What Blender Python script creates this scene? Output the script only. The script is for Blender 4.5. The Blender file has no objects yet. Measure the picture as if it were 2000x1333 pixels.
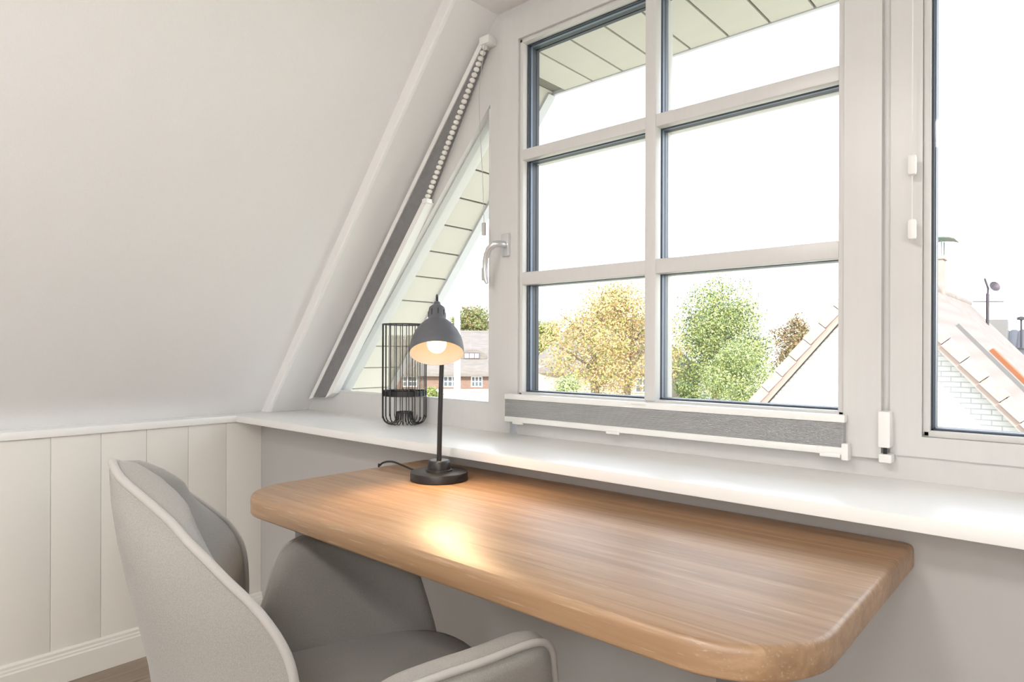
import bpy, bmesh, math, random
from mathutils import Vector, Matrix
random.seed(7)
R_ = math.radians
PI = math.pi
scene = bpy.context.scene
col = scene.collection

# ------------------------------------------------------------------ camera
cam_d = bpy.data.cameras.new('camera')
cam = bpy.data.objects.new('camera', cam_d)
col.objects.link(cam)
cam_d.sensor_width = 36.0
cam_d.lens = 36.0 * 1268.0 / 2000.0
cam_d.shift_y = (684.0 - 666.5) / 2000.0
cam_d.clip_start = 0.02
cam_d.clip_end = 500
cam.matrix_world = (Matrix.Translation((0, 0, 1.07)) @ Matrix.Rotation(R_(41.58), 4, 'Z')
                    @ Matrix.Rotation(R_(90), 4, 'X') @ Matrix.Rotation(0.003, 4, 'Z'))
scene.camera = cam

# ------------------------------------------------------------------ sky, sun, exposure
w = bpy.data.worlds.new('sky')
scene.world = w
w.use_nodes = True
nt = w.node_tree
nt.nodes.clear()
wo = nt.nodes.new('ShaderNodeOutputWorld')
bg = nt.nodes.new('ShaderNodeBackground')
tc = nt.nodes.new('ShaderNodeTexCoord')
sx = nt.nodes.new('ShaderNodeSeparateXYZ')
cr = nt.nodes.new('ShaderNodeValToRGB')
nt.links.new(tc.outputs['Generated'], sx.inputs[0])
nt.links.new(sx.outputs['Z'], cr.inputs[0])
cr.color_ramp.elements[0].position = 0.0
cr.color_ramp.elements[0].color = (1.0, 1.0, 1.0, 1)
cr.color_ramp.elements[1].position = 1.0
cr.color_ramp.elements[1].color = (0.42, 0.54, 0.80, 1)
for p_, c_ in ((0.22, (0.88, 0.91, 0.95, 1)), (0.45, (0.64, 0.71, 0.84, 1))):
    e = cr.color_ramp.elements.new(p_)
    e.color = c_
nt.links.new(cr.outputs[0], bg.inputs[0])
bg.inputs[1].default_value = 2.2
nt.links.new(bg.outputs[0], wo.inputs[0])

sun_d = bpy.data.lights.new('sun', 'SUN')
sun_d.energy = 3.3
sun_d.color = (1.0, 0.95, 0.86)
sun_d.angle = R_(0.6)
sun = bpy.data.objects.new('sun', sun_d)
col.objects.link(sun)
sun.rotation_euler = Vector((-0.86, 1.0, -0.86)).to_track_quat('-Z', 'Y').to_euler()
sun.location = (8, -9, 12)

vs = scene.view_settings
vs.view_transform = 'Standard'
vs.look = 'None'
vs.exposure = 1.1
vs.gamma = 1.0
vs.use_curve_mapping = False

# ------------------------------------------------------------------ materials
def mat(name, color, rough=0.6, metal=0.0, spec=0.5, noise=None, bump=None, emit=None, sheen=0.0):
    """noise=(scale xyz, amount, colour2); bump=(scale xyz, strength, distance)"""
    m = bpy.data.materials.new(name)
    m.use_nodes = True
    t = m.node_tree
    b = t.nodes['Principled BSDF']
    b.inputs['Base Color'].default_value = (*color, 1)
    b.inputs['Roughness'].default_value = rough
    b.inputs['Metallic'].default_value = metal
    b.inputs['Specular IOR Level'].default_value = spec
    if sheen:
        b.inputs['Sheen Weight'].default_value = sheen
    co = None
    def coords(sc):
        nonlocal co
        if co is None:
            co = t.nodes.new('ShaderNodeTexCoord')
        mp = t.nodes.new('ShaderNodeMapping')
        mp.inputs['Scale'].default_value = sc
        t.links.new(co.outputs['Object'], mp.inputs[0])
        return mp
    if noise:
        mp = coords(noise[0])
        n = t.nodes.new('ShaderNodeTexNoise')
        n.inputs['Scale'].default_value = 1.0
        n.inputs['Detail'].default_value = 5.0
        t.links.new(mp.outputs[0], n.inputs['Vector'])
        rp = t.nodes.new('ShaderNodeValToRGB')
        rp.color_ramp.elements[0].position = 0.5 - noise[1]
        rp.color_ramp.elements[1].position = 0.5 + noise[1]
        rp.color_ramp.elements[0].color = (*noise[2], 1)
        rp.color_ramp.elements[1].color = (*color, 1)
        t.links.new(n.outputs['Fac'], rp.inputs[0])
        t.links.new(rp.outputs[0], b.inputs['Base Color'])
    if bump:
        mp = coords(bump[0])
        n = t.nodes.new('ShaderNodeTexNoise')
        n.inputs['Scale'].default_value = 1.0
        n.inputs['Detail'].default_value = 3.0
        t.links.new(mp.outputs[0], n.inputs['Vector'])
        bp = t.nodes.new('ShaderNodeBump')
        bp.inputs['Strength'].default_value = bump[1]
        bp.inputs['Distance'].default_value = bump[2]
        t.links.new(n.outputs['Fac'], bp.inputs['Height'])
        t.links.new(bp.outputs[0], b.inputs['Normal'])
    if emit:
        b.inputs['Emission Color'].default_value = (*emit[0], 1)
        b.inputs['Emission Strength'].default_value = emit[1]
    return m

def glass_mat(name, tint=(1, 1, 1), base=0.035, top=0.75):
    m = bpy.data.materials.new(name)
    m.use_nodes = True
    t = m.node_tree
    t.nodes.clear()
    o = t.nodes.new('ShaderNodeOutputMaterial')
    mx = t.nodes.new('ShaderNodeMixShader')
    tr = t.nodes.new('ShaderNodeBsdfTransparent')
    tr.inputs[0].default_value = (*tint, 1)
    gl = t.nodes.new('ShaderNodeBsdfGlossy')
    gl.inputs['Roughness'].default_value = 0.0
    lw = t.nodes.new('ShaderNodeLayerWeight')
    lw.inputs['Blend'].default_value = 0.5
    pw = t.nodes.new('ShaderNodeMath'); pw.operation = 'POWER'; pw.inputs[1].default_value = 4.0
    ma = t.nodes.new('ShaderNodeMath'); ma.operation = 'MULTIPLY_ADD'
    ma.inputs[1].default_value = top; ma.inputs[2].default_value = base
    t.links.new(lw.outputs['Facing'], pw.inputs[0])
    t.links.new(pw.outputs[0], ma.inputs[0])
    t.links.new(ma.outputs[0], mx.inputs[0])
    t.links.new(tr.outputs[0], mx.inputs[1])
    t.links.new(gl.outputs[0], mx.inputs[2])
    t.links.new(mx.outputs[0], o.inputs[0])
    return m

def wood_mat(name, light, dark, pale, stave=0.087, rough=0.42, spec=1.0, coat=0.0):
    """oak: staves along X, each with its own tint, grain drawn out along X, end grain on the X ends"""
    m = bpy.data.materials.new(name)
    m.use_nodes = True
    t = m.node_tree
    N = t.nodes.new
    L = t.links.new
    b = t.nodes['Principled BSDF']
    co = N('ShaderNodeTexCoord')
    sp = N('ShaderNodeSeparateXYZ')
    L(co.outputs['Object'], sp.inputs[0])
    dv = N('ShaderNodeMath'); dv.operation = 'DIVIDE'; dv.inputs[1].default_value = stave
    L(sp.outputs['Y'], dv.inputs[0])
    fl = N('ShaderNodeMath'); fl.operation = 'FLOOR'
    L(dv.outputs[0], fl.inputs[0])
    wn = N('ShaderNodeTexWhiteNoise'); wn.noise_dimensions = '1D'
    L(fl.outputs[0], wn.inputs['W'])
    # offset grain per stave
    cb = N('ShaderNodeCombineXYZ')
    ml = N('ShaderNodeMath'); ml.operation = 'MULTIPLY'; ml.inputs[1].default_value = 13.0
    L(wn.outputs['Value'], ml.inputs[0])
    L(ml.outputs[0], cb.inputs['X'])
    ad = N('ShaderNodeVectorMath'); ad.operation = 'ADD'
    L(co.outputs['Object'], ad.inputs[0]); L(cb.outputs[0], ad.inputs[1])
    mp = N('ShaderNodeMapping'); mp.inputs['Scale'].default_value = (2.2, 55, 55)
    L(ad.outputs[0], mp.inputs[0])
    n1 = N('ShaderNodeTexNoise'); n1.inputs['Scale'].default_value = 1; n1.inputs['Detail'].default_value = 6
    n1.inputs['Distortion'].default_value = 0.6
    L(mp.outputs[0], n1.inputs['Vector'])
    mp2 = N('ShaderNodeMapping'); mp2.inputs['Scale'].default_value = (14, 320, 320)
    L(ad.outputs[0], mp2.inputs[0])
    n2 = N('ShaderNodeTexNoise'); n2.inputs['Scale'].default_value = 1; n2.inputs['Detail'].default_value = 3
    L(mp2.outputs[0], n2.inputs['Vector'])
    r1 = N('ShaderNodeValToRGB')
    r1.color_ramp.elements[0].position = 0.32; r1.color_ramp.elements[0].color = (*dark, 1)
    r1.color_ramp.elements[1].position = 0.68; r1.color_ramp.elements[1].color = (*light, 1)
    L(n1.outputs['Fac'], r1.inputs[0])
    r2 = N('ShaderNodeValToRGB')
    r2.color_ramp.elements[0].position = 0.60; r2.color_ramp.elements[0].color = (0, 0, 0, 1)
    r2.color_ramp.elements[1].position = 0.72; r2.color_ramp.elements[1].color = (1, 1, 1, 1)
    L(n2.outputs['Fac'], r2.inputs[0])
    mk = N('ShaderNodeMath'); mk.operation = 'MULTIPLY'; mk.inputs[1].default_value = 0.5
    L(r2.outputs[0], mk.inputs[0])
    mx = N('ShaderNodeMixRGB'); mx.inputs[2].default_value = (*pale, 1)
    L(mk.outputs[0], mx.inputs[0]); L(r1.outputs[0], mx.inputs[1])
    hs = N('ShaderNodeHueSaturation')
    vr = N('ShaderNodeMapRange'); vr.inputs['To Min'].default_value = 0.82; vr.inputs['To Max'].default_value = 1.13
    L(wn.outputs['Value'], vr.inputs[0]); L(vr.outputs[0], hs.inputs['Value'])
    L(mx.outputs[0], hs.inputs['Color'])
    # knots
    vk = N('ShaderNodeMapping'); vk.inputs['Scale'].default_value = (2.6, 8, 8)
    L(ad.outputs[0], vk.inputs[0])
    vo = N('ShaderNodeTexVoronoi'); vo.inputs['Scale'].default_value = 1.0
    L(vk.outputs[0], vo.inputs['Vector'])
    rk = N('ShaderNodeValToRGB')
    rk.color_ramp.elements[0].position = 0.04; rk.color_ramp.elements[0].color = (0.45, 0.36, 0.28, 1)
    rk.color_ramp.elements[1].position = 0.13; rk.color_ramp.elements[1].color = (1, 1, 1, 1)
    L(vo.outputs['Distance'], rk.inputs[0])
    mm = N('ShaderNodeMixRGB'); mm.blend_type = 'MULTIPLY'; mm.inputs[0].default_value = 1
    L(hs.outputs[0], mm.inputs[1]); L(rk.outputs[0], mm.inputs[2])
    L(mm.outputs[0], b.inputs['Base Color'])
    b.inputs['Roughness'].default_value = rough
    b.inputs['Specular IOR Level'].default_value = spec
    b.inputs['Coat Weight'].default_value = coat
    b.inputs['Coat Roughness'].default_value = 0.36
    bp = N('ShaderNodeBump'); bp.inputs['Strength'].default_value = 0.08; bp.inputs['Distance'].default_value = 0.002
    L(n2.outputs['Fac'], bp.inputs['Height']); L(bp.outputs[0], b.inputs['Normal'])
    return m

def brick_mat(name, c1, c2, mortar, scale=1.0, bw=0.24, rh=0.075):
    m = bpy.data.materials.new(name)
    m.use_nodes = True
    t = m.node_tree
    N = t.nodes.new; L = t.links.new
    b = t.nodes['Principled BSDF']
    co = N('ShaderNodeTexCoord')
    sp = N('ShaderNodeSeparateXYZ'); L(co.outputs['Object'], sp.inputs[0])
    cb = N('ShaderNodeCombineXYZ'); L(sp.outputs['X'], cb.inputs['X']); L(sp.outputs['Z'], cb.inputs['Y'])
    bt = N('ShaderNodeTexBrick')
    bt.inputs['Scale'].default_value = scale
    bt.inputs['Brick Width'].default_value = bw
    bt.inputs['Row Height'].default_value = rh
    bt.inputs['Mortar Size'].default_value = 0.008
    bt.inputs['Color1'].default_value = (*c1, 1)
    bt.inputs['Color2'].default_value = (*c2, 1)
    bt.inputs['Mortar'].default_value = (*mortar, 1)
    L(cb.outputs[0], bt.inputs['Vector'])
    L(bt.outputs['Color'], b.inputs['Base Color'])
    b.inputs['Roughness'].default_value = 0.85
    bp = N('ShaderNodeBump'); bp.inputs['Strength'].default_value = 0.6; bp.inputs['Distance'].default_value = 0.01
    bp.invert = True
    L(bt.outputs['Fac'], bp.inputs['Height']); L(bp.outputs[0], b.inputs['Normal'])
    return m

M = {}
M['wallpaper'] = mat('wallpaper', (0.885, 0.882, 0.88), 0.85, bump=((900, 900, 40), 0.12, 0.002), noise=((300, 300, 6), 0.3, (0.85, 0.847, 0.845)))
M['paint'] = mat('white_paint', (0.88, 0.877, 0.87), 0.75, bump=((200, 200, 200), 0.05, 0.001))
M['lacquer'] = mat('white_lacquer', (0.79, 0.768, 0.72), 0.38, bump=((60, 60, 60), 0.02, 0.001))
M['sill'] = mat('sill_lacquer', (0.91, 0.905, 0.89), 0.30)
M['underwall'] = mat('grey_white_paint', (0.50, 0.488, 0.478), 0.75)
M['pvc'] = mat('window_pvc', (0.69, 0.683, 0.672), 0.32, noise=((90, 90, 5), 0.4, (0.66, 0.653, 0.642)))
M['gasket'] = mat('dark_gasket', (0.035, 0.045, 0.065), 0.45)
M['spacer'] = mat('spacer_bar', (0.17, 0.21, 0.28), 0.4, metal=0.3)
M['glass'] = glass_mat('window_glass', (0.985, 0.99, 0.985), 0.012, 0.5)
M['tube_glass'] = glass_mat('lantern_glass', (0.88, 0.87, 0.85), 0.06, 0.9)
M['oak'] = wood_mat('oak', (0.47, 0.295, 0.165), (0.33, 0.19, 0.098), (0.62, 0.48, 0.35))
M['black_metal'] = mat('black_metal', (0.018, 0.018, 0.02), 0.38, spec=0.5, bump=((300, 300, 300), 0.05, 0.0005))
M['grey_metal'] = mat('lamp_grey', (0.105, 0.110, 0.122), 0.5, bump=((400, 400, 400), 0.05, 0.0005))
M['shade_in'] = mat('shade_inside', (0.85, 0.80, 0.72), 0.5)
M['leg_metal'] = mat('desk_steel', (0.20, 0.20, 0.215), 0.45, metal=0.6)
M['alu'] = mat('brushed_aluminium', (0.72, 0.73, 0.75), 0.28, metal=0.9)
M['plastic'] = mat('white_plastic', (0.88, 0.88, 0.86), 0.35)
M['grey_plastic'] = mat('grey_plastic', (0.55, 0.55, 0.55), 0.4)
M['blind'] = mat('blind_fabric', (0.56, 0.56, 0.57), 0.9, noise=((9, 400, 700), 0.3, (0.46, 0.46, 0.47)))
M['blind_dark'] = mat('blind_fabric_dark', (0.33, 0.325, 0.33), 0.9, noise=((60, 400, 60), 0.3, (0.27, 0.265, 0.27)))
M['blind_daylit'] = mat('blind_fabric_daylit', (0.86, 0.85, 0.80), 0.8)  # pale colour stands in for daylight shining through the pleat ends
M['chair'] = mat('chair_fabric', (0.34, 0.325, 0.305), 0.95, sheen=0.12, noise=((800, 800, 600), 0.32, (0.22, 0.208, 0.194)),
                 bump=((700, 700, 700), 0.25, 0.0015))
M['piping'] = mat('chair_piping', (0.40, 0.385, 0.365), 0.95, sheen=0.12, noise=((900, 900, 900), 0.3, (0.38, 0.36, 0.335)))
M['bulb'] = mat('bulb_glow', (1, 0.9, 0.75), 0.3, emit=((1.0, 0.62, 0.32), 1.3))
M['bulb_core'] = mat('bulb_filament', (1, 0.9, 0.75), 0.3, emit=((1.0, 0.80, 0.55), 6.0))
M['opal'] = mat('opal_fill_glow', (0.95, 0.93, 0.9), 0.4, emit=((1.0, 0.965, 0.93), 23.0))  # glow of the added, unseen ceiling lamps that fill the room
M['fill_shade'] = mat('fill_shade', (0.95, 0.94, 0.92), 0.6, emit=((1.0, 0.97, 0.94), 11.0))  # glow of the added, unseen floor lamp
M['floor'] = wood_mat('vinyl_plank', (0.34, 0.265, 0.205), (0.22, 0.165, 0.12), (0.45, 0.38, 0.31), stave=5.0, rough=0.45, coat=0.0)
M['soffit'] = mat('soffit_board', (0.50, 0.472, 0.415), 0.7, noise=((5, 9, 5), 0.3, (0.44, 0.42, 0.36)), bump=((40, 40, 40), 0.1, 0.002))
M['soffit_gap'] = mat('soffit_shadow_gap', (0.16, 0.15, 0.12), 0.9)
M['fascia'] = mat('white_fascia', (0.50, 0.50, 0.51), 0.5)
M['roof_ext'] = mat('outer_roof', (0.25, 0.21, 0.18), 0.9)
M['white_brick'] = brick_mat('white_brick', (0.55, 0.545, 0.535), (0.50, 0.495, 0.485), (0.36, 0.352, 0.345))
M['red_brick'] = brick_mat('red_brick', (0.24, 0.125, 0.09), (0.20, 0.10, 0.07), (0.30, 0.27, 0.24))
M['render'] = mat('beige_render', (0.38, 0.325, 0.275), 0.9)
M['tile'] = mat('weathered_roof_tile', (0.24, 0.20, 0.175), 0.85, noise=((5, 5, 5), 0.22, (0.165, 0.125, 0.105)), bump=((25, 25, 25), 0.3, 0.01))
M['verge'] = mat('verge_tile', (0.30, 0.215, 0.185), 0.85, noise=((9, 9, 9), 0.25, (0.40, 0.32, 0.285)))
M['barge'] = mat('barge_board', (0.33, 0.255, 0.22), 0.8)
M['rust'] = mat('rusty_strip', (0.26, 0.085, 0.03), 0.8)
M['lead'] = mat('lead_flashing', (0.16, 0.15, 0.145), 0.7)
M['dark_tile'] = mat('dark_pantile', (0.07, 0.068, 0.07), 0.6)
M['chimney'] = mat('chimney_render', (0.30, 0.27, 0.245), 0.85, noise=((4, 4, 12), 0.3, (0.25, 0.185, 0.15)))
M['copper'] = mat('copper_patina', (0.14, 0.27, 0.23), 0.6, noise=((5, 5, 5), 0.2, (0.20, 0.14, 0.10)))
M['thatch'] = mat('thatch', (0.24, 0.21, 0.185), 0.95, noise=((1.5, 1.5, 9), 0.3, (0.16, 0.135, 0.118)), bump=((4, 4, 20), 0.6, 0.08))
M['white_paint_ext'] = mat('white_painted_wood', (0.88, 0.88, 0.88), 0.6)
M['dark_pane'] = mat('dark_window_pane', (0.10, 0.12, 0.14), 0.15)
M['dark_wood'] = mat('dark_shutter', (0.10, 0.08, 0.09), 0.7)
M['red'] = mat('red_paint', (0.42, 0.03, 0.025), 0.5)
M['antenna'] = mat('antenna_metal', (0.05, 0.04, 0.05), 0.5, metal=0.5)
M['ground'] = mat('sandy_ground', (0.50, 0.455, 0.38), 0.95, noise=((0.15, 0.15, 0.15), 0.12, (0.30, 0.31, 0.14)))
M['bark'] = mat('bark', (0.16, 0.12, 0.09), 0.95, noise=((6, 6, 2), 0.3, (0.26, 0.21, 0.17)))
for k, c in dict(leaf_gold=(0.47, 0.32, 0.115), leaf_tan=(0.46, 0.30, 0.165), leaf_lime=(0.35, 0.36, 0.10),
                 leaf_green=(0.17, 0.22, 0.065), leaf_dark=(0.06, 0.095, 0.04), leaf_pale=(0.34, 0.39, 0.18),
                 leaf_brown=(0.19, 0.115, 0.045), leaf_olive=(0.18, 0.165, 0.06)).items():
    M[k] = mat(k, c, 0.7)

# ------------------------------------------------------------------ mesh helpers
class G:
    """collects vertices and faces in world (or thing-local) metres"""
    def __init__(self):
        self.v = []; self.f = []; self.mi = []
    def add(self, v, f, mi=0):
        o = len(self.v)
        self.v += [tuple(p) for p in v]
        self.f += [tuple(i + o for i in q) for q in f]
        self.mi += [mi] * len(f)
        return self
    def box(self, x0, x1, y0, y1, z0, z1, bev=0.0, mi=0):
        if bev <= 0:
            v = [(x, y, z) for z in (z0, z1) for y in (y0, y1) for x in (x0, x1)]
            f = [(0, 2, 3, 1), (4, 5, 7, 6), (0, 1, 5, 4), (2, 6, 7, 3), (0, 4, 6, 2), (1, 3, 7, 5)]
            return self.add(v, f, mi)
        bm = bmesh.new()
        bmesh.ops.create_cube(bm, size=1.0)
        for q in bm.verts:
            q.co = Vector(((x0 + x1) / 2 + q.co.x * (x1 - x0), (y0 + y1) / 2 + q.co.y * (y1 - y0), (z0 + z1) / 2 + q.co.z * (z1 - z0)))
        bmesh.ops.bevel(bm, geom=bm.edges[:], offset=bev, segments=2, profile=0.6, affect='EDGES')
        bm.verts.index_update()
        self.add([q.co[:] for q in bm.verts], [[q.index for q in f.verts] for f in bm.faces], mi)
        bm.free()
        return self
    def prism_xz(self, poly, y0, y1, mi=0):
        n = len(poly)
        v = [(x, y0, z) for x, z in poly] + [(x, y1, z) for x, z in poly]
        a = sum(poly[i][0] * poly[(i + 1) % n][1] - poly[(i + 1) % n][0] * poly[i][1] for i in range(n))
        f = [tuple(range(n)), tuple(range(2 * n - 1, n - 1, -1))] + [(i, i + n, (i + 1) % n + n, (i + 1) % n) for i in range(n)]
        if a < 0:
            f = [q[::-1] for q in f]
        return self.add(v, f, mi)
    def prism_xy(self, poly, z0, z1, mi=0):
        n = len(poly)
        v = [(x, y, z0) for x, y in poly] + [(x, y, z1) for x, y in poly]
        a = sum(poly[i][0] * poly[(i + 1) % n][1] - poly[(i + 1) % n][0] * poly[i][1] for i in range(n))
        f = [tuple(range(n - 1, -1, -1)), tuple(range(n, 2 * n))] + [(i, (i + 1) % n, (i + 1) % n + n, i + n) for i in range(n)]
        if a < 0:
            f = [q[::-1] for q in f]
        return self.add(v, f, mi)
    def rings(self, rows, closed=True, cap0=True, cap1=True, mi=0):
        n = len(rows[0])
        v = [p for r in rows for p in r]
        f = []
        for i in range(len(rows) - 1):
            for j in range(n if closed else n - 1):
                k = (j + 1) % n
                f.append((i * n + j, i * n + k, (i + 1) * n + k, (i + 1) * n + j))
        if closed and cap0: f.append(tuple(range(n - 1, -1, -1)))
        if closed and cap1: f.append(tuple((len(rows) - 1) * n + j for j in range(n)))
        return self.add(v, f, mi)
    def lathe(self, prof, c=(0, 0, 0), n=32, axis=None, cap0=True, cap1=True, mi=0):
        """prof: (r, h) pairs along an axis (default +Z) from c"""
        ax = Vector(axis).normalized() if axis else Vector((0, 0, 1))
        q = Vector((0, 0, 1)).rotation_difference(ax)
        rows = []
        for r, h in prof:
            rows.append([tuple(Vector(c) + q @ Vector((r * math.cos(2 * PI * k / n), r * math.sin(2 * PI * k / n), h))) for k in range(n)])
        return self.rings(rows, True, cap0, cap1, mi)
    def tube(self, pts, r, n=8, closed=False, mi=0):
        P = [Vector(p) for p in pts]
        m = len(P)
        rr = r if isinstance(r, (list, tuple)) else [r] * m
        rows = []
        prev = None
        for i, p in enumerate(P):
            a = P[(i - 1) % m] if (closed or i > 0) else p
            b = P[(i + 1) % m] if (closed or i < m - 1) else p
            t = (b - a).normalized()
            if prev is None:
                u = t.orthogonal().normalized()
            else:
                u = prev - t * prev.dot(t)
                u = u.normalized() if u.length > 1e-6 else t.orthogonal().normalized()
            prev = u
            w_ = t.cross(u)
            rows.append([tuple(p + (u * math.cos(2 * PI * k / n) + w_ * math.sin(2 * PI * k / n)) * rr[i]) for k in range(n)])
        if closed:
            rows.append(rows[0])
            return self.rings(rows, True, False, False, mi)
        return self.rings(rows, True, True, True, mi)
    def sphere(self, c, r, n=16, m=10, sc=(1, 1, 1), mi=0):
        prof = [(max(1e-5, r * math.sin(PI * i / m)), -r * math.cos(PI * i / m)) for i in range(m + 1)]
        rows = [[(c[0] + sc[0] * a * math.cos(2 * PI * k / n), c[1] + sc[1] * a * math.sin(2 * PI * k / n), c[2] + sc[2] * h) for k in range(n)] for a, h in prof]
        return self.rings(rows, True, True, True, mi)

org = {}
def mesh(g, name, o=(0, 0, 0), mats=(), smooth=None):
    me = bpy.data.meshes.new(name)
    me.from_pydata([(x - o[0], y - o[1], z - o[2]) for x, y, z in g.v], [], g.f)
    for m in mats:
        me.materials.append(M[m] if isinstance(m, str) else m)
    if len(mats) > 1:
        me.polygons.foreach_set('material_index', g.mi)
    me.validate()
    if smooth:
        me.shade_smooth()
        me.set_sharp_from_angle(angle=R_(smooth))
    me.update()
    return me

def props(o, label=None, cat=None, group=None, kind=None):
    if label: o['label'] = label
    if cat: o['category'] = cat
    if group: o['group'] = group
    if kind: o['kind'] = kind
    return o

def thing(name, loc, label, cat, group=None, kind=None, rz=0.0):
    o = bpy.data.objects.new(name, None)
    o.empty_display_size = 0.1
    col.objects.link(o)
    o.location = loc
    o.rotation_euler = (0, 0, rz)
    org[o] = Vector(loc) if rz == 0 else Vector((0, 0, 0))
    return props(o, label, cat, group, kind)

def part(name, g, m, parent, smooth=None, label=None, kind=None):
    """a mesh child; g is in world metres (or in thing-local metres when the thing is turned)"""
    o = org[parent]
    ms = m if isinstance(m, (list, tuple)) else [m]
    ob = bpy.data.objects.new(name, mesh(g, name, o, ms, smooth))
    col.objects.link(ob)
    ob.parent = parent
    org[ob] = o
    return props(ob, label=label, kind=kind)

def solo(name, g, m, label, cat, smooth=None, group=None, kind=None, base=None):
    """a thing that is one mesh: origin at its base"""
    if base is None:
        xs = [p[0] for p in g.v]; ys = [p[1] for p in g.v]; zs = [p[2] for p in g.v]
        base = ((min(xs) + max(xs)) / 2, (min(ys) + max(ys)) / 2, min(zs))
    ms = m if isinstance(m, (list, tuple)) else [m]
    ob = bpy.data.objects.new(name, mesh(g, name, base, ms, smooth))
    col.objects.link(ob)
    ob.location = base
    org[ob] = Vector(base)
    return props(ob, label, cat, group, kind)

def struct(name, g, m, label=None, smooth=None):
    return solo(name, g, m, label, None, smooth, kind='structure')

def inst(name, me, loc, parent, rot=(0, 0, 0)):
    """a child that shares mesh data; loc in world metres"""
    ob = bpy.data.objects.new(name, me)
    col.objects.link(ob)
    ob.parent = parent
    ob.location = Vector(loc) - org[parent]
    ob.rotation_euler = rot
    org[ob] = Vector(loc)
    return ob

# ------------------------------------------------------------------ room dimensions (metres)
XL, YW, YB = -2.463, 1.273, -2.6          # wainscot face, wall under the sill, back wall
ZS, ZST = 0.789, 0.814                    # sill underside / top
XC = -0.275                               # middle of the gable
XR = 2 * XC - XL
ZC = 2.12
SL = 1.19                                 # roof slope (dz/dx)
YF = 1.49                                 # window frame face
YS = 1.47                                 # sash face
def mir(x): return 2 * XC - x
def slx(z, x0=-2.54): return x0 + (z - ZST) / SL

# floor ---------------------------------------------------------------
g = G().box(XL - 0.3, XR + 0.3, YB - 0.1, 1.6, -0.12, -0.006)
floor = struct('floor', g, 'soffit_gap', 'wood-look vinyl plank floor')
pg = G().box(-0.598, 0.598, -0.0885, 0.0885, -0.006, 0.0, 0.0012)
plank_me = mesh(pg, 'plank', mats=['floor'], smooth=30)
rows = int((XR - XL) / 0.178) + 1
for i in range(rows):
    x = XL + 0.089 + i * 0.178
    y = YB + 0.0 + (i * 0.37) % 1.2 - 0.6
    while y < YW + 0.5:
        yy0, yy1 = max(y - 0.6, YB - 0.05), min(y + 0.6, YW)
        if yy1 - yy0 > 0.05 and x < XR:
            p = inst('plank', plank_me, (x, (yy0 + yy1) / 2, 0), floor, (0, 0, PI / 2))
            p.scale = ((yy1 - yy0) / 1.2, 1, 1)
        y += 1.2

# left knee wall ----------------------------------------------------------
g = G().box(XL - 0.12, XL - 0.0035, YB, YW, 0, ZS)
wall_left = struct('wall_left', g, 'lacquer', 'cream tongue-and-groove wainscot on the left knee wall')
bg_ = G().box(-0.008, 0.0, -0.0699, 0.0699, 0.0, ZS, 0.0016)
board_me = mesh(bg_, 'wainscot_board', mats=['lacquer'], smooth=30)
y = YW - 0.0699
while y > YB:
    inst('wainscot_board', board_me, (XL, y, 0), wall_left)
    y -= 0.1405
g = G()
prof = [(0, 0), (0.016, 0), (0.016, 0.078), (0.0125, 0.082), (0.0125, 0.088), (0.009, 0.092), (0.009, 0.100), (0.004, 0.106), (0, 0.106)]
v = [(XL + a, YB, b) for a, b in prof] + [(XL + a, YW, b) for a, b in prof]
n = len(prof)
g.add(v, [tuple(range(n)), tuple(range(2 * n - 1, n - 1, -1))] + [(i, i + n, (i + 1) % n + n, (i + 1) % n) for i in range(n)])
struct('baseboard_left', g, 'lacquer', 'white profiled baseboard under the wainscot')
g = G().box(slx(ZST) - 0.1, XL + 0.010, YB, 1.176, ZS, ZST, 0.003)
struct('trim_1', g, 'sill', 'white ledge capping the wainscot', 30)

# sloping ceilings, flat ceiling, far walls --------------------------------
def slope_wall(name, x0, sgn, y0, y1, m, label):
    def X(x): return x if sgn > 0 else mir(x)
    t = 0.10
    a, b = slx(ZST - 0.03, x0), slx(ZC + 0.05, x0)
    g = G().prism_xz([(X(a), ZST - 0.03), (X(b), ZC + 0.05), (X(b - t * 1.3), ZC + 0.05), (X(a - t * 1.3), ZST - 0.03)], y0, y1)
    return struct(name, g, m, label)
slope_wall('wall_slope_left', -2.54, 1, YB, 1.5, 'wallpaper', 'white papered sloping wall under the roof, on the left')
slope_wall('wall_slope_right', -2.54, -1, YB, 1.5, 'wallpaper', 'white papered sloping wall under the roof, on the right')
for sgn, nm in ((1, 'left'), (-1, 'right')):
    def X(x): return x if sgn > 0 else mir(x)
    a, b = slx(ZST, -2.485), slx(ZC, -2.485)
    rows_ = []
    for yy, off in ((1.312, -0.055), (1.312, -0.010), (1.316, -0.003), (1.324, 0.0), (1.60, 0.0), (1.60, -0.055)):
        rows_.append([(X(a + off), yy, ZST), (X(b + off), yy, ZC)])
    g = G()
    for i in range(len(rows_) - 1):
        q = [rows_[i][0], rows_[i][1], rows_[i + 1][1], rows_[i + 1][0]]
        g.add(q, [(0, 1, 2, 3)] if sgn < 0 else [(3, 2, 1, 0)])
    struct('trim_%d' % (2 if sgn > 0 else 3), g, 'paint', 'smooth white lining strip between the %s slope and the window' % nm, 40)
g = G().box(slx(ZC) - 0.12, mir(slx(ZC)) + 0.12, YB, 1.62, ZC, ZC + 0.1)
struct('ceiling', g, 'paint', 'flat white ceiling strip')
g = G().box(XR, XR + 0.12, YB, YW, 0, ZS)
struct('wall_right', g, 'lacquer', 'cream knee wall on the right')
g = G().box(mir(XL + 0.01), mir(slx(ZST) - 0.1), YB, 1.176, ZS, ZST)
struct('trim_4', g, 'sill', 'white ledge capping the right knee wall')
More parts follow.
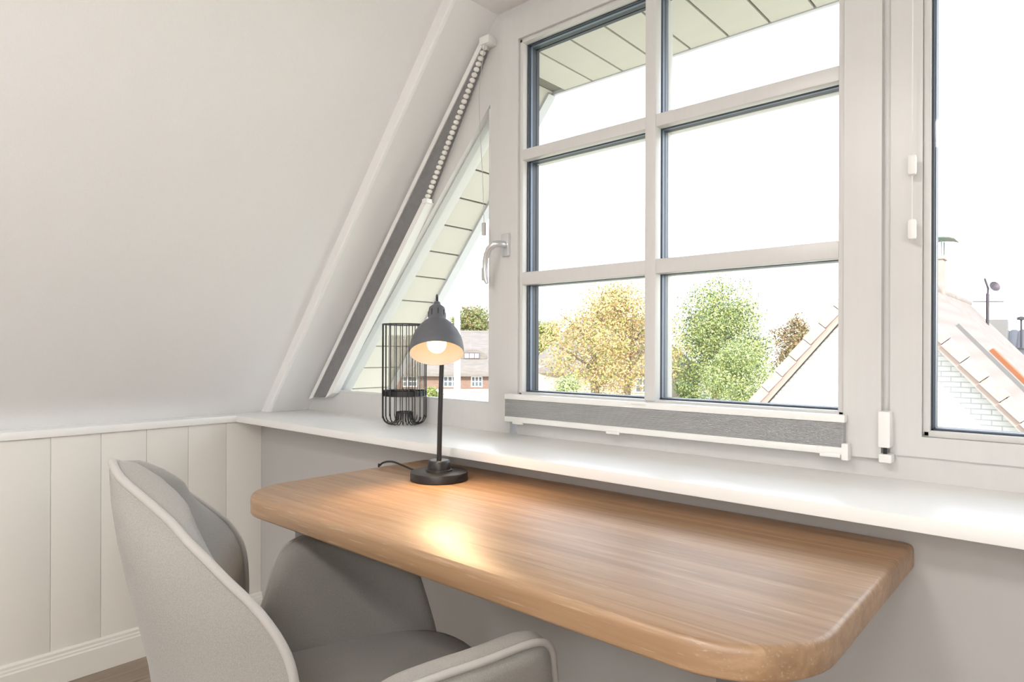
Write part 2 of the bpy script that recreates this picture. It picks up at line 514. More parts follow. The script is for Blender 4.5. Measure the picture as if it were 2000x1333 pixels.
g = G().box(XL - 0.4, XR + 0.4, YB - 0.12, YB, 0, ZC + 0.1)
struct('wall_back', g, 'paint', 'white wall behind the camera')
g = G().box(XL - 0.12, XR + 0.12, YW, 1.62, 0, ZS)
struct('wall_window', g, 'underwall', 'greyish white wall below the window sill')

# window sill ----------------------------------------------------------------
g = G().box(XL + 0.008, mir(XL + 0.008), 1.166, 1.60, ZS, ZST, 0.003)
for xa, xb in ((slx(ZST, -2.60), XL + 0.008), (mir(XL + 0.008), mir(slx(ZST, -2.60)))):
    g.box(xa, xb, 1.178, 1.60, ZS, ZST - 0.0005)
struct('trim_5', g, 'sill', 'deep white lacquered window sill', 30)

# ------------------------------------------------------------------ windows
Y1 = 1.575
GY = (1.503, 1.509, 1.533, 1.539)           # inner and outer sheet of the double glazing
def pane(parent, poly, name='pane'):
    g = G().prism_xz(poly, GY[0], GY[1]).prism_xz(poly, GY[2], GY[3])
    return part(name, g, 'glass', parent)

GLX, GLZ = -2.291, 0.899
def glx(z): return GLX + (z - GLZ) / 1.085
for sgn, nm, num in ((1, 'left', 1), (-1, 'right', 4)):
    def X(x): return x if sgn > 0 else mir(x)
    def PX(pl): return [(X(a), b) for a, b in pl]
    win = thing('window_%d' % num, (X(-1.9), 1.53, ZST), 'fixed triangular %s window under the roof slope' % nm, None, kind='structure')
    xr = -1.417
    ztop = GLZ + (xr - GLX) * 1.085
    xo = -2.50
    part('frame_bottom', G().prism_xz(PX([(slx(ZST, xo), ZST), (-1.33, ZST), (-1.33, GLZ), (GLX, GLZ), (slx(GLZ, xo), GLZ)]), YF, Y1), 'pvc', win)
    part('frame_slanted', G().prism_xz(PX([(slx(GLZ, xo), GLZ), (GLX, GLZ), (xr, ztop), (xr, min(ZC, ZST + (xr - xo) * SL))]), YF, Y1), 'pvc', win)
    part('frame_post', G().prism_xz(PX([(xr, GLZ), (-1.30, GLZ), (-1.30, ZC), (slx(ZC, xo), ZC), (xr, min(ZC, ZST + (xr - xo) * SL))]), YF, Y1), 'pvc', win)
    # rounded glazing bead, dark spacer frame between the sheets
    b_ = 0.010
    part('glazing_bead', G().tube([(X(GLX + 0.012), 1.495, GLZ + 0.002), (X(xr - 0.002), 1.495, GLZ + 0.002), (X(xr - 0.002), 1.495, ztop - 0.014)], 0.006, 8), 'pvc', win, 60)
    def frame_loop(ins, dz):
        x1 = xr - ins
        zb = GLZ + ins
        xa = glx(zb) + ins * 1.45
        zt = GLZ + (x1 - ins * 1.45 - GLX) * 1.085
        return [(xa, zb), (x1, zb), (x1, zt)]
    o_, i_ = frame_loop(-0.002, 0), frame_loop(0.004, 0)
    g = G()
    for k in range(3):
        g.prism_xz(PX([o_[k], o_[(k + 1) % 3], i_[(k + 1) % 3], i_[k]]), GY[1], GY[2])
    part('spacer', g, 'grey_plastic', win)
    pane(win, PX([(GLX - 0.004, GLZ - 0.004), (xr + 0.004, GLZ - 0.004), (xr + 0.004, ztop + 0.006)]))

def casement(num, x0, x1, z0, z1, bl, br, bb, bt, label, muntin, ysash, handle):
    win = thing('window_%d' % num, ((x0 + x1) / 2, 1.53, z0), label, None, kind='structure')
    ox0, ox1, oz0, oz1 = x0 + bl, x1 - br, z0 + bb, z1 - bt
    ye = 1.565
    s = part('sash', G().prism_xz([(x0, z0), (x1, z0), (ox1, oz0), (ox0, oz0)], ysash, ye).prism_xz([(x1, z0), (x1, z1), (ox1, oz1), (ox1, oz0)], ysash, ye)
             .prism_xz([(x1, z1), (x0, z1), (ox0, oz1), (ox1, oz1)], ysash, ye).prism_xz([(x0, z1), (x0, z0), (ox0, oz0), (ox0, oz1)], ysash, ye), 'pvc', win)
    # stepped glazing bead round the inside of the sash
    g = G()
    k = 0.013
    a, b_, c, d = ox0, ox1, oz0, oz1
    g.box(a, a + k, ysash + 0.008, 1.503, c, d, 0.003).box(b_ - k, b_, ysash + 0.008, 1.503, c, d, 0.003)
    g.box(a, b_, ysash + 0.008, 1.503, c, c + k, 0.003).box(a, b_, ysash + 0.008, 1.503, d - k, d, 0.003)
    part('glazing_bead', g, 'pvc', win, 40)
    a, b_, c, d = a + k, b_ - k, c + k, d - k
    gy = G()
    gk = 0.003
    for (p0, p1, q0, q1) in ((a, a + gk, c, d), (b_ - gk, b_, c, d), (a, b_, c, c + gk), (a, b_, d - gk, d)):
        gy.box(p0 - 0.001, p1 + 0.001, 1.499, GY[0], q0, q1)
        gy.box(p0 - 0.003, p1 + 0.003, GY[1], GY[1] + 0.008, q0 - 0.001, q1 + 0.001, 0, 1)
        gy.box(p0 - 0.003, p1 + 0.003, GY[1] + 0.008, GY[2], q0 - 0.001, q1 + 0.001)
        gy.box(p0 - 0.001, p1, GY[3], 1.552, q0, q1)
    part('gasket', gy, ['gasket', 'spacer'], win)
    xs = [a, b_]; zs = [c, d]
    bars = []
    if muntin:
        xv, zh = muntin
        xs = [a] + [q for p in xv for q in p] + [b_]
        zs = [c] + [q for p in zh for q in p] + [d]
        for (p, q) in xv:
            mb = part('muntin', G().box(p, q, ysash + 0.004, GY[0], c - 0.004, d + 0.004, 0.004), 'pvc', win, 40)
            part('spacer_bar', G().box(p - 0.001, q + 0.001, GY[1], GY[1] + 0.007, c, d).box(p - 0.001, q + 0.001, GY[1] + 0.007, GY[2] - 0.006, c, d, 0, 1).box(p - 0.001, q + 0.001, GY[2] - 0.006, GY[2], c, d), ['spacer', 'gasket'], mb)
            part('outer_bar', G().box(p, q, GY[3], ye, c, d, 0.003), 'pvc', mb, 40)
        for (p, q) in zh:
            for i in range(0, len(xs), 2):
                mb = part('muntin', G().box(xs[i] - 0.002, xs[i + 1] + 0.002, ysash + 0.006, GY[0], p, q, 0.004), 'pvc', win, 40)
                part('spacer_bar', G().box(xs[i], xs[i + 1], GY[1], GY[1] + 0.007, p - 0.001, q + 0.001).box(xs[i], xs[i + 1], GY[1] + 0.007, GY[2], p - 0.001, q + 0.001, 0, 1), ['spacer', 'gasket'], mb)
                part('outer_bar', G().box(xs[i], xs[i + 1], GY[3], ye, p, q, 0.003), 'pvc', mb, 40)
    for i in range(0, len(xs), 2):
        for j in range(0, len(zs), 2):
            pane(win, [(xs[i] - 0.002, zs[j] - 0.002), (xs[i + 1] + 0.002, zs[j] - 0.002), (xs[i + 1] + 0.002, zs[j + 1] + 0.002), (xs[i] - 0.002, zs[j + 1] + 0.002)])
    return win

k = YS / 1.45
VX = (-0.843 * k + 0.001, -0.811 * k)
win2 = casement(2, -1.337 * k, -0.307 * k, 0.853, 2.078, 0.072, 0.070, 0.078, 0.072,
                'white six-pane casement window with muntin bars', ([VX], [(1.265, 1.303), (1.639, 1.672)]), YS, True)
xm0, xm1 = -0.307 * k, mir(-1.337 * k)
win3 = casement(3, -0.298, 0.745, 0.862, 2.085, 0.055, 0.07, 0.040, 0.07, 'white casement window at the right edge of the picture', None, 1.482, False)
# frame rails behind the two casements
g = G().box(-1.30, mir(-1.30), YF, Y1, ZST, 0.865).box(-1.30, mir(-1.30), YF, Y1, 2.06, ZC).box(-0.33, -0.262, YF, Y1, 0.865, 2.06)
part('frame_rails', g, 'pvc', win2)
# outside face of the gable so no light leaks round the frames
# casement handle
hx, hz = -1.308 * k, 1.39
h = part('handle_plate', G().box(hx - 0.015, hx + 0.015, YS - 0.011, YS, hz - 0.035, hz + 0.035, 0.004), 'alu', win2, 40, label='brushed aluminium handle plate')
pts = [(hx, YS - 0.010, hz), (hx, YS - 0.035, hz), (hx - 0.012, YS - 0.046, hz - 0.002), (hx - 0.030, YS - 0.050, hz - 0.016), (hx - 0.043, YS - 0.049, hz - 0.042),
       (hx - 0.048, YS - 0.047, hz - 0.075), (hx - 0.046, YS - 0.046, hz - 0.105), (hx - 0.040, YS - 0.045, hz - 0.118)]
part('lever', G().tube(pts, [0.010, 0.010, 0.0105, 0.0095, 0.0085, 0.008, 0.008, 0.005], 10), 'alu', h, 60)
# hinge at the bottom of the casement
hb = part('hinge', G().box(-0.313, -0.291, 1.450, 1.487, 0.878, 0.950, 0.004), 'plastic', win2, 40)
part('hinge_pin', G().lathe([(0.004, 0), (0.004, 0.02)], (-0.302, 1.462, 0.861), 10), 'black_metal', hb)
part('hinge_foot', G().box(-0.312, -0.289, 1.452, 1.487, 0.848, 0.865, 0.003), 'plastic', hb, 40)

# ------------------------------------------------------------------ roof overhang outside
ov = thing('trim_6', (-1.0, 1.9, 2.2), 'boarded white soffit of the roof overhang outside the window', None, kind='structure')
YO = 2.262
part('soffit_backing', G().box(-1.84, mir(-1.84), 1.58, YO - 0.004, 2.212, 2.30), 'soffit_gap', ov)
sb = mesh(G().box(-0.0698, 0.0698, -0.335, 0.335, 0.0, 0.012, 0.0025), 'soffit_board', mats=['soffit'], smooth=30)
x = -1.633
while x < 1.2:
    inst('soffit_board', sb, (x, 1.925, 2.2), ov)
    x += 0.1475
part('fascia', G().box(-1.80, mir(-1.80), YO - 0.002, YO + 0.016, 2.196, 2.36, 0.003), 'fascia', ov, 30)
part('roof_cover', G().box(-1.95, mir(-1.95), 1.5, YO - 0.01, 2.245, 2.36), 'roof_ext', ov)
# raked soffits
ang = math.atan(SL)
dirv = Vector((-math.cos(ang), 0, -math.sin(ang)))
nrm = Vector((-math.sin(ang), 0, math.cos(ang)))     # out of the room
for sgn in (1, -1):
    me = sb
    s0 = Vector((-1.775, 1.925, 2.2))
    for i in range(17):
        p = s0 + dirv * (0.058 + 0.147 * i)
        ob = inst('soffit_board', me, (p.x if sgn > 0 else mir(p.x), p.y, p.z), ov, (0, -ang * sgn, 0))
    a = s0 + nrm * 0.013
    b = a + dirv * 2.6
    pl = [(a.x, a.z), (b.x, b.z), ((b + nrm * 0.14).x, (b + nrm * 0.14).z), ((a + nrm * 0.14).x, (a + nrm * 0.14).z)]
    if sgn < 0: pl = [(mir(p), q) for p, q in pl]
    part('rake_backing', G().prism_xz(pl, 1.5, YO - 0.004), 'soffit_gap', ov)
    a = s0 - nrm * 0.012
    b = a + dirv * 2.6
    pl = [(a.x, a.z), (b.x, b.z), ((b + nrm * 0.17).x, (b + nrm * 0.17).z), ((a + nrm * 0.17).x, (a + nrm * 0.17).z)]
    if sgn < 0: pl = [(mir(p), q) for p, q in pl]
    part('rake_fascia', G().prism_xz(pl, YO - 0.032, YO + 0.016), 'fascia', ov)
# outer wall between the window and the raked soffit, and the spandrel over the windows
g = G()
for sgn in (1, -1):
    pl = [(slx(ZST, -2.48), ZST), (slx(ZC, -2.48), ZC), (-1.36, 2.26), (-1.80, 2.26), (-3.1, 0.70), (-3.1, 0.4), (slx(ZST, -2.48), 0.4)]
    if sgn < 0: pl = [(mir(p), q) for p, q in pl]
    a_, b_ = pl[:4], [pl[0], pl[3], pl[4], pl[5], pl[6]]
    g.prism_xz(a_, 1.50, 1.60).prism_xz(b_, 1.50, 1.60)
g.box(-1.37, mir(-1.37), 1.50, 1.60, ZC, 2.26)
struct('wall_outside', g, 'fascia', 'outer white gable wall around the windows')

# ------------------------------------------------------------------ desk
DX0, DX1, DY0, DY1, DZ, DT = -1.467, -0.217, 0.680, 1.272, 0.746, 0.041
desk = thing('desk', ((DX0 + DX1) / 2, (DY0 + DY1) / 2, 0), 'oak desk with rounded corners and dark steel legs below the window sill', 'desk')
def desk_ring(ins, z, r=0.135):
    pts = []
    def arc(cx, cy, rr, a0, a1, n=12):
        for i in range(n + 1):
            a = a0 + (a1 - a0) * i / n
            pts.append((cx + rr * math.cos(a), cy + rr * math.sin(a), z))
    x0, x1, y0, y1 = DX0 + ins, DX1 - ins, DY0 + ins, DY1 - ins
    rf = r - ins
    rb = 0.012
    arc(x0 + rf, y0 + rf, rf, PI, 1.5 * PI)
    arc(x1 - rf, y0 + rf, rf, 1.5 * PI, 2 * PI)
    arc(x1 - rb, y1 - rb, rb, 0, 0.5 * PI, 4)
    arc(x0 + rb, y1 - rb, rb, 0.5 * PI, PI, 4)
    return pts
g = G().rings([desk_ring(0.004, DZ - DT), desk_ring(0.001, DZ - DT + 0.002), desk_ring(0, DZ - DT + 0.005), desk_ring(0, DZ - 0.010),
               desk_ring(0.001, DZ - 0.0050), desk_ring(0.003, DZ - 0.0018), desk_ring(0.007, DZ)])
part('desk_top', g, 'oak', desk, 40)
for xx in (-1.368, -0.338):
    lf = part('leg_frame', G().box(xx - 0.022, xx + 0.022, 0.80, 1.27, DZ - DT - 0.034, DZ - DT - 0.0005, 0.003), 'leg_metal', desk, 30)
    part('leg', G().box(xx - 0.020, xx + 0.020, 0.80, 0.86, 0.02, DZ - DT - 0.034, 0.003), 'leg_metal', lf, 30)
    part('foot_rail', G().box(xx - 0.022, xx + 0.022, 0.72, 1.10, 0.0, 0.02, 0.003), 'leg_metal', lf, 30)
part('cross_bar', G().box(-1.36, -0.37, 1.13, 1.16, DZ - DT - 0.032, DZ - DT - 0.001, 0.003), 'leg_metal', desk, 30)

# ------------------------------------------------------------------ desk lamp
LX, LY, LZ = -1.211, 1.092, DZ
lamp = thing('desk_lamp', (LX, LY, LZ), 'lit desk lamp with grey bell shade and black round base', 'lamp')
part('base', G().lathe([(0.066, 0.0), (0.0705, 0.0008), (0.0715, 0.002), (0.0715, 0.0185), (0.0705, 0.0205), (0.068, 0.0215), (0.0335, 0.0225), (0.0330, 0.026),
                        (0.0285, 0.0275), (0.0280, 0.043), (0.0255, 0.0475), (0.0235, 0.049), (0.0, 0.049)], (LX, LY, LZ), 48, cap1=False), 'black_metal', lamp, 35)
TO = Vector((-LX, -LY, 0)).normalized()          # towards the viewer's side of the room
SD = Vector((-TO.y, TO.x, 0))
ptop = Vector((LX, LY, LZ + 0.318)) + SD * 0.006
part('stem', G().tube([(LX, LY, LZ + 0.045), tuple(Vector((LX, LY, LZ + 0.16)) + SD * 0.002), tuple(ptop - Vector((0, 0, 0.03))), tuple(ptop)], [0.0062, 0.0060, 0.0058, 0.0055], 14), 'black_metal', lamp, 60)
tilt = R_(27)
axis = (Vector((0, 0, 1)) * math.cos(tilt) - TO * math.sin(tilt))      # from the opening to the cap
oc = Vector((-1.1565, 1.0345, 1.061))
prof_o = [(0.0640, 0.0), (0.0645, 0.004), (0.0638, 0.018), (0.0620, 0.024), (0.0625, 0.027), (0.0590, 0.040), (0.0520, 0.056), (0.0430, 0.070), (0.0330, 0.081), (0.0255, 0.088),
          (0.0220, 0.092), (0.0212, 0.096), (0.0205, 0.118), (0.0195, 0.124), (0.0165, 0.127), (0.0085, 0.128), (0.0080, 0.140), (0.0060, 0.142), (0.0, 0.1425)]
shade = part('shade', G().lathe(prof_o, oc, 48, axis, cap0=False, cap1=False), 'grey_metal', lamp, 35, label='dark grey metal bell shade')
prof_i = [(0.0640, 0.0), (0.0622, 0.002), (0.0615, 0.018), (0.0595, 0.026), (0.0560, 0.040), (0.0490, 0.055), (0.040, 0.068), (0.030, 0.078), (0.022, 0.084), (0.0, 0.086)]
lin = part('shade_lining', G().lathe([(r, hh) for r, hh in prof_i], oc, 48, axis, cap0=False, cap1=False), 'shade_in', shade, 50, label='cream inside of the shade')
qx = Vector((0, 0, 1)).rotation_difference(axis)
for kk in range(8):
    a_ = 2 * PI * kk / 8 + 0.2
    c_ = oc + qx @ Vector((0.0207 * math.cos(a_), 0.0207 * math.sin(a_), 0.106))
    d_ = qx @ Vector((0, 0, 1)) * 0.0075
    part('vent_slot', G().tube([tuple(c_ - d_), tuple(c_ + d_)], 0.0017, 6), 'black_metal', shade, 60)
bc = oc + axis * 0.026
bulb = part('bulb', G().sphere(tuple(bc), 0.0235, 24, 14), 'bulb', lamp, 80, label='glowing round bulb')
part('bulb_core', G().sphere(tuple(bc + TO * 0.0235 - axis * 0.004), 0.0085, 12, 8), 'bulb_core', bulb, 80)
part('socket', G().lathe([(0.015, 0.0), (0.015, 0.04)], tuple(bc + axis * 0.020), 20, axis), 'shade_in', lamp, 40)
# cable loop at the cap, pivot bracket between stem and shade, side screw
cap = oc + axis * 0.141
part('cable_loop', G().tube([tuple(cap), tuple(cap + axis * 0.016 - TO * 0.002), tuple(cap + axis * 0.022 - TO * 0.012), tuple(cap + axis * 0.012 - TO * 0.024),
                             tuple(cap - axis * 0.03 - TO * 0.028)], 0.0032, 8), 'black_metal', lamp, 60)
sp_ = oc + axis * 0.100 - TO * 0.021
part('bracket', G().tube([tuple(ptop - Vector((0, 0, 0.012))), tuple((ptop + sp_) / 2 + Vector((0, 0, 0.012))), tuple(sp_)], [0.008, 0.007, 0.007], 10), 'black_metal', lamp, 60)
part('pivot_screw', G().tube([tuple(ptop + SD * -0.010), tuple(ptop + SD * 0.016)], 0.0055, 10), 'black_metal', lamp, 60)
part('shade_screw', G().sphere(tuple(oc + axis * 0.090 + SD * 0.0245), 0.0028, 8, 6), 'black_metal', shade, 60)
cb_ = [(LX - 0.066, LY + 0.012, LZ + 0.006), (LX - 0.105, LY + 0.008, LZ + 0.009), (LX - 0.150, LY + 0.004, LZ + 0.017), (LX - 0.190, LY + 0.006, LZ + 0.021),
       (LX - 0.228, LY + 0.010, LZ + 0.016), (DX0 + 0.001, LY + 0.012, LZ + 0.004), (DX0 - 0.006, LY + 0.014, LZ - 0.02), (DX0 - 0.010, LY + 0.05, LZ - 0.25), (DX0 - 0.02, LY + 0.12, 0.12), (DX0 - 0.06, 1.262, 0.05)]
# smooth the cable with a Catmull-Rom pass
def smooth_path(P, n=6):
    P = [Vector(p) for p in P]; out = []
    for i in range(len(P) - 1):
        p0, p1, p2, p3 = P[max(i - 1, 0)], P[i], P[i + 1], P[min(i + 2, len(P) - 1)]
        for j in range(n):
            t = j / n
            out.append(0.5 * ((2 * p1) + (p2 - p0) * t + (2 * p0 - 5 * p1 + 4 * p2 - p3) * t * t + (3 * p1 - p0 - 3 * p2 + p3) * t ** 3))
    out.append(P[-1])
    return [tuple(q) for q in out]
part('cable', G().tube(smooth_path(cb_), 0.0028, 8), 'black_metal', lamp, 60)
sl_d = bpy.data.lights.new('bulb_light', 'SPOT')
sl_d.energy = 4.8
sl_d.color = (1.0, 0.66, 0.36)
sl_d.spot_size = R_(92)
sl_d.spot_blend = 0.7
sl_d.shadow_soft_size = 0.055
sl = bpy.data.objects.new('bulb_light', sl_d)
col.objects.link(sl)
sl.parent = lamp
sl.location = bc - axis * 0.026 - Vector((LX, LY, LZ))
sl.rotation_euler = (axis * -1).to_track_quat('-Z', 'Y').to_euler()

# ------------------------------------------------------------------ wire lantern on the sill
NX, NY, NZ = -1.752, 1.420, ZST
lan = thing('wire_lantern', (NX, NY, NZ), 'black wire candle lantern with a glass tube on the sill', 'lantern')
RL, HL = 0.0745, 0.342
nw = 22
wp = [(0.028, 0.0415), (0.0285, 0.030), (0.032, 0.014), (0.040, 0.005), (0.050, 0.0028), (0.060, 0.006), (0.0690, 0.015), (0.0735, 0.030), (RL, 0.050), (RL, HL)]
base_pts = smooth_path([(a, 0, b) for a, b in wp], 3)
wme = mesh(G().tube(base_pts, 0.0015, 6), 'wire', mats=['black_metal'], smooth=60)
for i in range(nw):
    ob = inst('wire', wme, (NX, NY, NZ), lan, (0, 0, 2 * PI * (i + 0.3) / nw))
def ring(r, z, t): return G().tube([(NX + r * math.cos(2 * PI * q / 48), NY + r * math.sin(2 * PI * q / 48), NZ + z) for q in range(48)], t, 8, True)
part('top_ring', ring(RL, HL, 0.0022), 'black_metal', lan, 60)
part('inner_ring', ring(0.028, 0.0420, 0.0020), 'black_metal', lan, 60)
part('band', G().lathe([(0.0715, 0.098), (0.0728, 0.098), (0.0728, 0.117), (0.0715, 0.117), (0.0715, 0.098)], (NX, NY, NZ), 48, cap0=False, cap1=False), 'black_metal', lan, 40)
part('glass_tube', G().lathe([(0.0, 0.100), (0.0712, 0.100), (0.0712, 0.102), (0.055, 0.104), (0.055, 0.305), (0.0525, 0.305), (0.0525, 0.106), (0.0, 0.106)], (NX, NY, NZ), 40, cap0=False, cap1=False), 'tube_glass', lan, 40)

# ------------------------------------------------------------------ pleated blind on the casement
k = 1.447 / 1.45
bx0, bx1 = -1.317 * k, -0.377 * k
bl = thing('pleated_blind', ((bx0 + bx1) / 2, 1.455, 0.854), 'grey pleated blind folded up between white rails along the casement bottom', 'blind')
part('top_rail', G().box(bx0, bx1 + 0.004, 1.447, YS - 0.001, 0.922, 0.938, 0.003), 'plastic', bl, 40)
part('bottom_rail', G().box(bx0, bx1 + 0.008, 1.447, YS - 0.001, 0.855, 0.8715, 0.003), 'plastic', bl, 40)
g = G()
npl = 18
rowsp = []
for i in range(npl * 2 + 1):
    z = 0.8715 + (0.922 - 0.8715) * i / (npl * 2)
    rowsp.append((1.4475 if i % 2 == 0 else 1.4500, z))
pts0 = [(bx0 + 0.001, y_, z_) for y_, z_ in rowsp]
pts1 = [(bx1, y_, z_) for y_, z_ in rowsp]
g.rings([pts0, pts1], closed=False)
g.f = [q[::-1] for q in g.f]; 
bk0 = [(bx0 + 0.001, 1.466 + (0.002 if i % 2 else 0), z_) for i, (y_, z_) in enumerate(rowsp)]
bk1 = [(bx1, p[1], p[2]) for p in bk0]
g.rings([bk0, bk1], closed=False)
for A_, B_ in ((pts0, bk0), (pts1, bk1)):
    g.rings([A_, B_], closed=False)
part('fabric', g, 'blind', bl)
for xx in (-0.93, -0.40, -1.26):
    part('clip', G().box(xx - 0.020, xx + 0.020, 1.444, 1.450, 0.850, 0.858, 0.0015), 'plastic', bl, 40)
part('clip', G().box(-0.872, -0.83, 1.441, 1.449, 0.933, 0.939, 0.0015), 'plastic', bl, 40)
part('end_bracket', G().box(bx1 - 0.002, bx1 + 0.011, 1.444, YS - 0.001, 0.846, 0.880, 0.002), 'plastic', bl, 40)

# slanted pleated blind along the roof slope
sb_ = thing('slanted_pleated_blind', (-1.95, 1.475, 0.86), 'dark grey pleated blind folded up along the slanted window edge', 'blind')
LX0 = -2.483
def q_(off, z): return (slx(z, LX0) + off, z)
part('head_rail', G().prism_xz([q_(0.024, 0.862), q_(0.024, 2.045), q_(0.046, 2.035), q_(0.046, 0.87)], 1.455, YF - 0.001), 'plastic', sb_)
NP = 30
for i in range(NP):
    o0 = 0.046 + 0.092 * i / NP
    o1 = 0.046 + 0.092 * (i + 1) / NP
    zt = 2.025 + (1.585 - 2.025) * (i + 0.5) / NP
    zb = 0.872 + 0.012 * i / NP
    yf = 1.4585 + (0.0015 if i % 2 else 0)
    g = G().prism_xz([q_(o0, zb), q_(o0, zt), q_(o1, zt), q_(o1, zb)], yf, YF - 0.001)
    pl_ = part('pleat', g, 'blind_dark', sb_)
    # rounded fold showing at the slanted end
    cx, cz = q_((o0 + o1) / 2 + 0.004, zt + 0.002)
    part('pleat_end', G().sphere((cx, 1.466, cz), 0.0078, 10, 6, (1.25, 1.3, 1.0)), 'blind_daylit', pl_, 60)
part('bottom_rail', G().prism_xz([q_(0.138, 0.875), q_(0.138, 1.588), q_(0.166, 1.572), q_(0.166, 0.895)], 1.455, YF - 0.001), 'plastic', sb_)
cx, cz = q_(0.155, 1.578)
part('rail_clip', G().box(cx - 0.014, cx + 0.012, 1.450, 1.475, cz - 0.010, cz + 0.006, 0.003), 'plastic', sb_, 40)
cx, cz = q_(0.047, 2.035)
part('end_cap', G().box(cx - 0.020, cx + 0.022, 1.450, 1.489, cz - 0.012, cz + 0.014, 0.005), 'plastic', sb_, 40)
# pull cord with two weights
xcd, ycd = -1.396, 1.441
part('cord', G().tube(smooth_path([(cx + 0.006, 1.452, cz - 0.01), (xcd - 0.028, 1.447, 1.86), (xcd - 0.006, ycd, 1.60), (xcd, ycd, 1.465), (xcd, ycd, 1.29)]), 0.0009, 6), 'grey_plastic', sb_, 60)
for z0 in (1.423, 1.284):
    part('cord_weight', G().box(xcd - 0.0065, xcd + 0.0065, ycd - 0.005, ycd + 0.005, z0, z0 + 0.040, 0.0035), 'grey_plastic', sb_, 40)

# cord of the blind at the right-hand window
xr_, yr_ = -0.2555, 1.455
rc = thing('blind_cord', (xr_, yr_, 1.284), 'white blind cord with two oval weights beside the right-hand window', 'cord')
part('cord', G().tube([(xr_, yr_, 2.05), (xr_, yr_, 1.30)], 0.0010, 6), 'plastic', rc, 60)
for z0 in (1.411, 1.286):
    part('cord_weight', G().box(xr_ - 0.0075, xr_ + 0.0075, yr_ - 0.007, yr_ + 0.007, z0, z0 + 0.040, 0.006), 'plastic', rc, 50)

# ------------------------------------------------------------------ armchair (local: u = right side, v = forward, z = up)
ca = R_(-20)
crx, cry = -1.09 * math.cos(ca), -1.09 * math.sin(ca)
# local axes: r = (cos20, -sin20), f = (sin20, cos20)
cx0, cy0 = -1.09 * 0.9397, 1.09 * 0.342
chair = thing('desk_chair', (cx0, cy0, 0), 'light grey upholstered armchair with piped edges pulled up to the desk', 'chair', rz=ca)
rim = [(0.0, -0.060, 0.907), (0.052, -0.048, 0.893), (0.100, -0.014, 0.866), (0.138, 0.012, 0.845), (0.170, 0.032, 0.824), (0.195, 0.052, 0.805), (0.215, 0.071, 0.785), (0.232, 0.092, 0.764),
       (0.246, 0.110, 0.743), (0.258, 0.128, 0.715), (0.265, 0.140, 0.686), (0.270, 0.146, 0.650), (0.272, 0.148, 0.600), (0.270, 0.146, 0.550), (0.265, 0.140, 0.500), (0.258, 0.134, 0.440), (0.250, 0.128, 0.390)]
def interp(tab, z):
    if z >= tab[0][0]: return tab[0][1]
    for (z1, a), (z0, b) in zip(tab, tab[1:]):
        if z >= z0: return b + (a - b) * (z - z0) / (z1 - z0)
    return tab[-1][1]
t_out = [(0.907, -0.062), (0.895, -0.064), (0.849, -0.061), (0.799, -0.053), (0.748, -0.042), (0.693, -0.029), (0.637, -0.016), (0.58, -0.008), (0.45, 0.012), (0.39, 0.02)]
t_in = [(0.907, -0.058), (0.895, -0.040), (0.849, -0.014), (0.799, -0.004), (0.748, 0.008), (0.693, 0.022), (0.637, 0.036), (0.58, 0.050), (0.45, 0.085), (0.39, 0.09)]
rim_s = [Vector(p) for p in smooth_path(rim, 3)]
def back_surface(inner):
    rows_ = []
    nn = 28
    for p in rim_s:
        row = []
        vc = interp(t_in if inner else t_out, p.z)
        for j in range(nn + 1):
            w_ = -1 + 2 * j / nn
            aw = abs(w_)
            if inner:
                prof_ = 1 - aw ** 2.4
                uu = p.x * (w_ + 0.05 * math.sin(PI * w_))
                vv = p.y + (vc - p.y) * prof_
                amp = 0.040 * min(1, p.x / 0.15)
                vv += amp * (math.sin(PI * min(1, aw)) ** 0.9) - 0.004 * min(1, p.x / .15) * math.exp(-(w_ / 0.10) ** 2)
                zz = p.z + 0.026 * (1 - aw ** 2) * min(1, p.x / 0.1) * max(0, (p.z - 0.6) / 0.3)
            else:
                prof_ = 1 - aw ** 2.9
                uu = p.x * (w_ + 0.06 * math.sin(PI * w_))
                vv = p.y + (vc - p.y) * prof_
                zz = p.z + 0.010 * (1 - aw ** 2) * min(1, p.x / 0.1) * max(0, (p.z - 0.6) / 0.3)
            row.append((uu, vv, zz))
        rows_.append(row)
    g = G()
    g.rings(rows_, closed=False)
    if not inner: g.f = [q[::-1] for q in g.f]
    return g
part('backrest_cushion', back_surface(True), 'chair', chair, 80)
part('backrest_shell', back_surface(False), 'chair', chair, 80)
rimc = [Vector((-p.x, p.y, p.z)) for p in rim_s[::-1]] + rim_s[1:]
part('piping', G().tube([tuple(p) for p in rimc], 0.0058, 10), 'piping', chair, 80)
# seat
rows_ = []
def seat_ring(z, s, n=40):
    out = []
    for q in range(n):
        a = 2 * PI * q / n
        cu = math.copysign(abs(math.cos(a)) ** 0.55, math.cos(a)); cv = math.copysign(abs(math.sin(a)) ** 0.55, math.sin(a))
        out.append((0.262 * s * cu, 0.318 + 0.250 * s * cv, z))
    return out
g = G().rings([seat_ring(0.375, 0.90), seat_ring(0.385, 0.96), seat_ring(0.405, 0.985), seat_ring(0.43, 1.0), seat_ring(0.455, 0.985), seat_ring(0.470, 0.95), seat_ring(0.480, 0.85), seat_ring(0.487, 0.6), seat_ring(0.490, 0.3)])
part('seat_cushion', g, 'chair', chair, 80)
